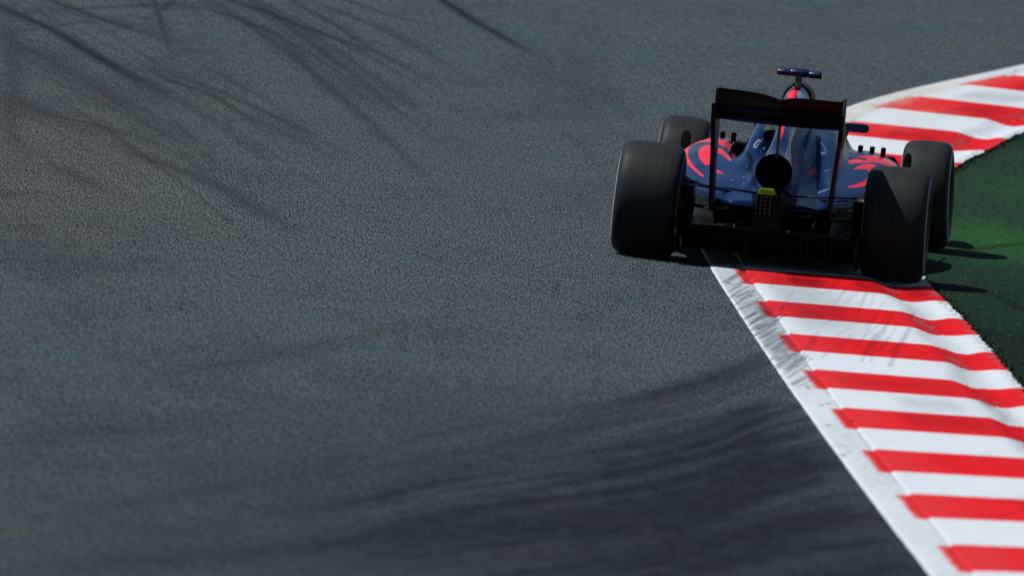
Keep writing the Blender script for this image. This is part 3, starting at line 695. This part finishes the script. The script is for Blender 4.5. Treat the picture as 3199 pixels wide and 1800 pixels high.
gb = MB(); gb.loft([[(-.13, .9, .1), (.13, .9, .1), (.17, .9, .40), (-.17, .9, .40)], [(-.11, .0, .16), (.11, .0, .16), (.13, .0, .42), (-.13, .0, .42)], [(-.065, -.42, .25), (.055, -.42, .25), (.062, -.42, .475), (-.07, -.42, .475)]])
gb.build('gearbox', M_CARB, car, angle=40); gb = MB()
gb.loft([[(-.058, -.4205, .30), (.035, -.42, .30), (.035, -.42, .478), (-.058, -.42, .478)], [(-.055, -.57, .335), (.030, -.57, .335), (.030, -.57, .47), (-.055, -.57, .47)]])
gb.build('crash_structure', M_CARB, car, angle=40)
lg = MB(); lg.box((-.014, -.585, .400), (.095, .03, .122), 0, .004)
rl = lg.build('rain_light', M_MATT, car)
for i in range(3):
    for j in range(5):
        lg = MB(); lg.poly_prism([(-.041+.027*i+.0085*math.cos(a_), .447-.0235*j+.0085*math.sin(a_)) for a_ in np.linspace(0, 2*math.pi, 12, endpoint=False)], 'y', -.607, -.599); lg.build('led', M_LED, rl)
lg = MB(); lg.poly_prism([(-.064, .462), (.034, .462), (.034, .474), (.022, .497), (-.052, .497), (-.064, .476)], 'y', -.612, -.50, 0, .003); lg.build('crash_structure_cap', M_LIME, car)
for x_, z_ in ((-.072, .455), (.045, .462), (.047, .438), (.046, .412), (-.066, .42), (-.066, .385), (.042, .372), (.040, .348), (-.066, .350)):
    bo = MB(); bo.box((x_, -.59, z_), (.004, .01, .004)); bo.build('bolt', M_GREY, rl)

# rear suspension and brake ducts
def wishbone(pts, r=.011, mat=M_NAVY, name='wishbone'):
    for s in (-1, 1):
        m_ = MB(); m_.tube([(s*x, y, z) for x, y, z in pts], r, 12, 0, .55); m_.build(name, mat, car, smooth=True)
wishbone([(.10, -.14, .440), (.30, -.10, .452), (.53, -.03, .468)], .0125)
wishbone([(.12, .25, .40), (.53, .02, .45)], .012, M_CARB2)
wishbone([(.10, -.20, .26), (.53, -.03, .20)], .014, M_CARB2)
wishbone([(.12, .30, .17), (.53, .0, .19)], .014, M_CARB2)
wishbone([(.13, .05, .30), (.53, .03, .33)], .02, M_CARB2, 'driveshaft')
for s in (-1, 1):
    m_ = MB(); m_.lathe_x([(s*.46, .05), (s*.47, .13), (s*.53, .165), (s*.545, .165), (s*.545, .02), (s*.46, .02)], 40)
    o = m_.build('brake_duct', M_CARB2, car, angle=40); o.location = (0, 0, .335)
    for z_ in (.20, .26, .39, .45):      # winglets stacked on the duct
        m_ = MB(); m_.box((s*.485, -.12, z_), (.085, .16, .005)); m_.build('duct_winglet', M_CARB2, car)

# rear wing
rw = empty('rear_wing'); rw.parent = car; rw.location = (.006, 0, 0)
def top_z(x):
    return float(np.interp(x, [-.37, -.34, -.24, -.13, -.09, -.05, -.02, .010, .03, .045, .09, .14, .21, .37], [1.052, 1.053, 1.051, 1.046, 1.041, 1.033, 1.025, 1.016, 1.023, 1.029, 1.036, 1.039, 1.040, 1.041]))
def airfoil(x, y0, z0, y1, z1, th, camber, n=12):
    pts = []
    dx, dz = y1-y0, z1-z0; L = math.hypot(dx, dz); nx, nz = -dz/L, dx/L
    for k in range(n+1):
        t = k/n; c_ = -camber*4*t*(1-t); h_ = th*math.sqrt(max(0, t*(1-t)))*2*(1-.6*t)+.0012
        pts.append((x, y0+dx*t+nx*(c_+h_/2), z0+dz*t+nz*(c_+h_/2)))
    for k in range(n, -1, -1):
        t = k/n; c_ = -camber*4*t*(1-t); h_ = th*math.sqrt(max(0, t*(1-t)))*2*(1-.6*t)+.0012
        pts.append((x, y0+dx*t+nx*(c_-h_/2), z0+dz*t+nz*(c_-h_/2)))
    return pts
m_ = MB(); xs_ = np.linspace(-.360, .360, 25)
m_.loft([airfoil(x, -.15, .892-.012*(1-abs(x/.37)**2), -.44, .940, .026, -.045) for x in xs_]); m_.build('main_plane', M_CARB2, rw, angle=40)
m_ = MB(); xs_ = np.linspace(-.360, .360, 60)
m_.loft([airfoil(x, -.435, .925, -.57, top_z(x), .010, -.018) for x in xs_]); m_.build('flap', M_CARB2, rw, angle=40)
m_ = MB(); m_.poly_prism([(-.47, 1.0), (-.56, 1.016), (-.555, 1.022), (-.44, 1.012), (-.38, .99), (-.40, .965)], 'x', .002, .018, 0, .003); m_.build('flap_actuator', M_CARB2, rw)
m_ = MB()
m_.poly_prism([(-.10, .60), (-.24, .655), (-.28, .665), (-.28, .875), (-.22, .885), (-.20, .70), (-.06, .64)], 'x', -.007, .009, 0, .003); m_.build('pylon', M_TAN, rw)
for s in (-1, 1):
    m_ = MB()
    up = [(-.10, .86), (-.08, .93), (-.12, 1.03), (-.20, 1.046), (-.598, 1.050), (-.602, .965)]
    lo_ = [(-.602, .962), (-.60, .86), (-.52, .80), (-.50, .60), (-.50, .40), (-.42, .325), (-.22, .325), (-.26, .45), (-.24, .62), (-.12, .80), (-.10, .857)]
    t_ = .007
    def leaning(pts, xo):      # plate leaning in towards its foot
        return [(s*(xo-.030*max(0, (.87-z))/.5), y, z) for y, z in pts]
    def slab(pts, x0, x1, mi_o, mi_i):
        a_ = [m_.bm.verts.new(p) for p in leaning(pts, x0)]; b_ = [m_.bm.verts.new(p) for p in leaning(pts, x1)]; n_ = len(pts)
        f = m_.bm.faces.new(a_); f.material_index = mi_i; f = m_.bm.faces.new(b_[::-1]); f.material_index = mi_o
        for k in range(n_):
            f = m_.bm.faces.new((a_[k], b_[k], b_[(k+1) % n_], a_[(k+1) % n_])); f.material_index = 1
    slab(up, .3605, .370, 1, 1); slab(lo_, .3605, .386, 0, 1)
    # navy and red panels on the outer face, and the livery's red reflection painted on the inner face
    def panel(pts, x0, x1, mi):
        n0 = len(m_.bm.faces); a_ = [m_.bm.verts.new(p) for p in leaning(pts, x0)]; b_ = [m_.bm.verts.new(p) for p in leaning(pts, x1)]; n_ = len(pts)
        for f in [m_.bm.faces.new(a_), m_.bm.faces.new(b_[::-1])]+[m_.bm.faces.new((a_[k], b_[k], b_[(k+1) % n_], a_[(k+1) % n_])) for k in range(n_)]: f.material_index = mi
    panel([(-.46, .84), (-.16, .83), (-.20, .77), (-.44, .77)], .3855, .3885, 2)
    panel([(-.47, .745), (-.36, .74), (-.38, .67), (-.46, .655)], .3575, .3602, 2)
    panel([(-.46, .64), (-.37, .63), (-.40, .57), (-.46, .56)], .3575, .3602, 2)
    # louvres cut along the leading top corner
    for k in range(6):
        z_ = 1.035-k*.024; m_.box((s*.3735, -.50, z_), (.006, .10, .0085), 3)
    m_.build('endplate', [M_NAVY, M_CARB2, M_RED, M_GREY], rw, angle=30)

# mirrors
for s in (-1, 1):
    mr = MB(); n_ = 24
    def sup(y, k, ox=0): return [(s*(.336+ox+.074*k*math.copysign(abs(math.cos(a_))**.4, math.cos(a_))), y, .750+.027*k*math.copysign(abs(math.sin(a_))**.45, math.sin(a_))) for a_ in np.linspace(0, 2*math.pi, n_, endpoint=False)]
    mr.loft([sup(2.44, .97), sup(2.45, 1.0), sup(2.50, .98), sup(2.56, .75), sup(2.585, .4)]); o = mr.build('mirror', M_NAVY, car, angle=45)
    g_ = MB(); g_.loft([sup(2.437, .92), sup(2.4385, .92)]); g_.build('mirror_glass', plain('mirror_glass', (.01, .045, .16), .25, .2), o, angle=45)
    g_ = MB(); g_.tube([(s*.285, 2.5, .735), (s*.27, 2.48, .66), (s*.26, 2.44, .60)], .006, 8); g_.build('mirror_stalk', M_MATT, o)
# dark cooling outlet beside the left shoulder, tabs and vanes
m_ = MB(); m_.poly_prism([(-.358, .556), (-.357, .615), (-.333, .646), (-.272, .634), (-.255, .56), (-.30, .545)], 'y', 1.42, 1.62, 0, .006); m_.build('cooling_louvre', M_MATT, car)
m_ = MB(); m_.poly_prism([(.318, .625), (.372, .612), (.385, .575), (.330, .565), (.30, .60)], 'y', 1.42, 1.62, 0, .006); m_.build('cooling_louvre', M_MATT, car)
for x_ in (-.444, -.378, .389, .460, .527):
    m_ = MB(); m_.poly_prism([(x_-.013, .615), (x_+.014, .615), (x_+.015, .664), (x_+.012, .669), (x_-.011, .669), (x_-.014, .664)], 'y', 1.99, 2.06, 0, .0025); m_.build('vortex_tab', M_MATT, car)
m_ = MB(); m_.poly_prism([(-.512, .615), (-.487, .615), (-.486, .668), (-.512, .669)], 'y', 1.99, 2.06, 0, .0025); m_.build('vortex_tab', M_MATT, car)
for s in (-1, 1):
    m_ = MB(); x0 = -.742 if s < 0 else .622; x1 = -.684 if s < 0 else .668
    a0, a1 = x0, x1
    m_.poly_prism([(a0, .10), (a1, .10), (a1, .575), (a1-.003, .598), (a1-.02, .606), (a0+.03, .612), (a0+.008, .60), (a0, .57)], 'y', 2.88, 2.91, 0, .004)
    m_.tube([(s*.62, 2.9, .50), (s*.60, 2.3, .48)], .008, 8)
    m_.build('turning_vane', plain('vane_carbon', (.006, .006, .004), .4, 0, .3), car, angle=40)
# small fasteners, their glints put into the bright colour
M_STEEL = plain('bright_steel', (.75, .78, .80), .25, .3)
for (px_, py_), y_ in (((465, 775), .45), ((620, 735), .5), ((890, 355), 1.2), ((705, 225), 1.62), ((728, 198), 1.62), ((795, 175), 1.6), ((965, 442), .4)):
    x_, z_ = in_car(Q5([(px_, py_)]), y_)[0]
    m_ = MB(); m_.tube([(x_, y_-.10, z_+.002), (x_, y_+.02, z_+.004)], .0022, 8); m_.build('fastener', M_STEEL, car, smooth=True)

# front wing and front suspension
fwg = empty('front_wing'); fwg.parent = car
m_ = MB(); m_.loft([airfoil(x, 4.70-.08*abs(x), .10, 4.42-.1*abs(x), .135, .012, -.01) for x in np.linspace(-.86, .86, 30)]); m_.build('main_plane', M_CARB2, fwg, angle=40)
for k, (ya, yb, za, zb) in enumerate(((4.40, 4.28, .15, .195), (4.27, 4.17, .205, .26))):
    for s in (-1, 1): m_ = MB(); m_.loft([airfoil(s*x, ya-.1*x, za, yb-.1*x, zb, .008, -.01) for x in np.linspace(.26, .85, 14)]); m_.build('flap', M_CARB2, fwg, angle=40)
for s in (-1, 1):
    m_ = MB(); m_.poly_prism([(4.72, .06), (4.0, .06), (4.0, .26), (4.12, .30), (4.45, .27), (4.72, .17)], 'x', s*.862-.006, s*.862+.006, 0, .003); m_.build('endplate', M_CARB2, fwg)
    m_ = MB(); m_.poly_prism([(4.65, .10), (4.40, .13), (4.42, .24), (4.62, .22)], 'x', s*.07-.006, s*.07+.006); m_.build('pylon', M_NAVY, fwg)
for a_, b_ in (((.16, 3.3, .50), (.62, 3.5, .44)), ((.15, 3.75, .50), (.62, 3.52, .44)), ((.17, 3.2, .26), (.62, 3.48, .20)), ((.14, 3.8, .26), (.62, 3.52, .20)), ((.16, 3.5, .55), (.60, 3.5, .24))):
    wishbone([a_, b_], .012, M_CARB2)

# wheels
def make_wheel(kind, x, y, R0, hw2, tread, camber, steer=0.):
    s = 1 if x > 0 else -1
    wl_ = empty(kind); wl_.parent = car; wl_.location = (x, y, R0-.002); wl_.rotation_euler = (0, s*-camber*1., 0) if not steer else (0, s*-camber, steer)
    b = hw2; c_ = tread
    prof = [(-c_, R0-.010), (-c_*.75, R0-.0045), (-c_*.4, R0-.001), (0, R0), (c_*.4, R0-.001), (c_*.75, R0-.0045), (c_, R0-.010), (c_+(b-c_)*.45, R0-.022), (c_+(b-c_)*.72, R0-.040), (c_+(b-c_)*.82, R0-.050), (c_+(b-c_)*.95, R0-.075), (b, R0-.10), (b*.985, R0-.13), (b*.94, .185), (b*.90, .172), (b*.85, .168)]
    left = [(-xx_, rr_) for xx_, rr_ in reversed(prof[7:])]
    full = left+prof
    n0 = len(left)
    mats = [0]*len(full)
    if True:
        mats[n0+9] = 1; mats[n0+8] = 0
        mats[n0-10-1] = mats[n0-10-1]
        # same band on the other flank
        for i, (px_, rr_) in enumerate(full[:-1]):
            nx_, nr_ = full[i+1]
            if px_ < 0 and abs(max(rr_, nr_)-(R0-.050)) < 1e-6 and abs(min(rr_, nr_)-(R0-.075)) < 1e-6: mats[i] = 1
    m_ = MB(); m_.lathe_x(full, 128, mats); ty = m_.build('tyre', [M_TYRE, M_RING_SHEEN], wl_, angle=60)
    rb = b*.86; m_ = MB()
    m_.lathe_x([(-rb, .166), (-rb, .150), (-rb*.9, .145), (rb*.55, .145), (rb*.5, .06), (rb*.62, .05), (rb*.62, .0005), (-rb*.2, .0005), (-rb*.2, .165), (rb, .166)] if s > 0 else
               [(rb, .166), (rb, .150), (rb*.9, .145), (-rb*.55, .145), (-rb*.5, .06), (-rb*.62, .05), (-rb*.62, .0005), (rb*.2, .0005), (rb*.2, .165), (-rb, .166)], 64)
    m_.build('rim', M_RIM, wl_, angle=30)
    return wl_
make_wheel('rear_wheel', -.728, 0, .337, .190, .150, R(1.4)); make_wheel('rear_wheel', .728, 0, .337, .190, .150, R(1.4))
make_wheel('front_wheel', -.757, 3.5, .335, .155, .115, R(3.0), R(-1)); make_wheel('front_wheel', .757, 3.5, .335, .155, .115, R(3.0), R(-1))
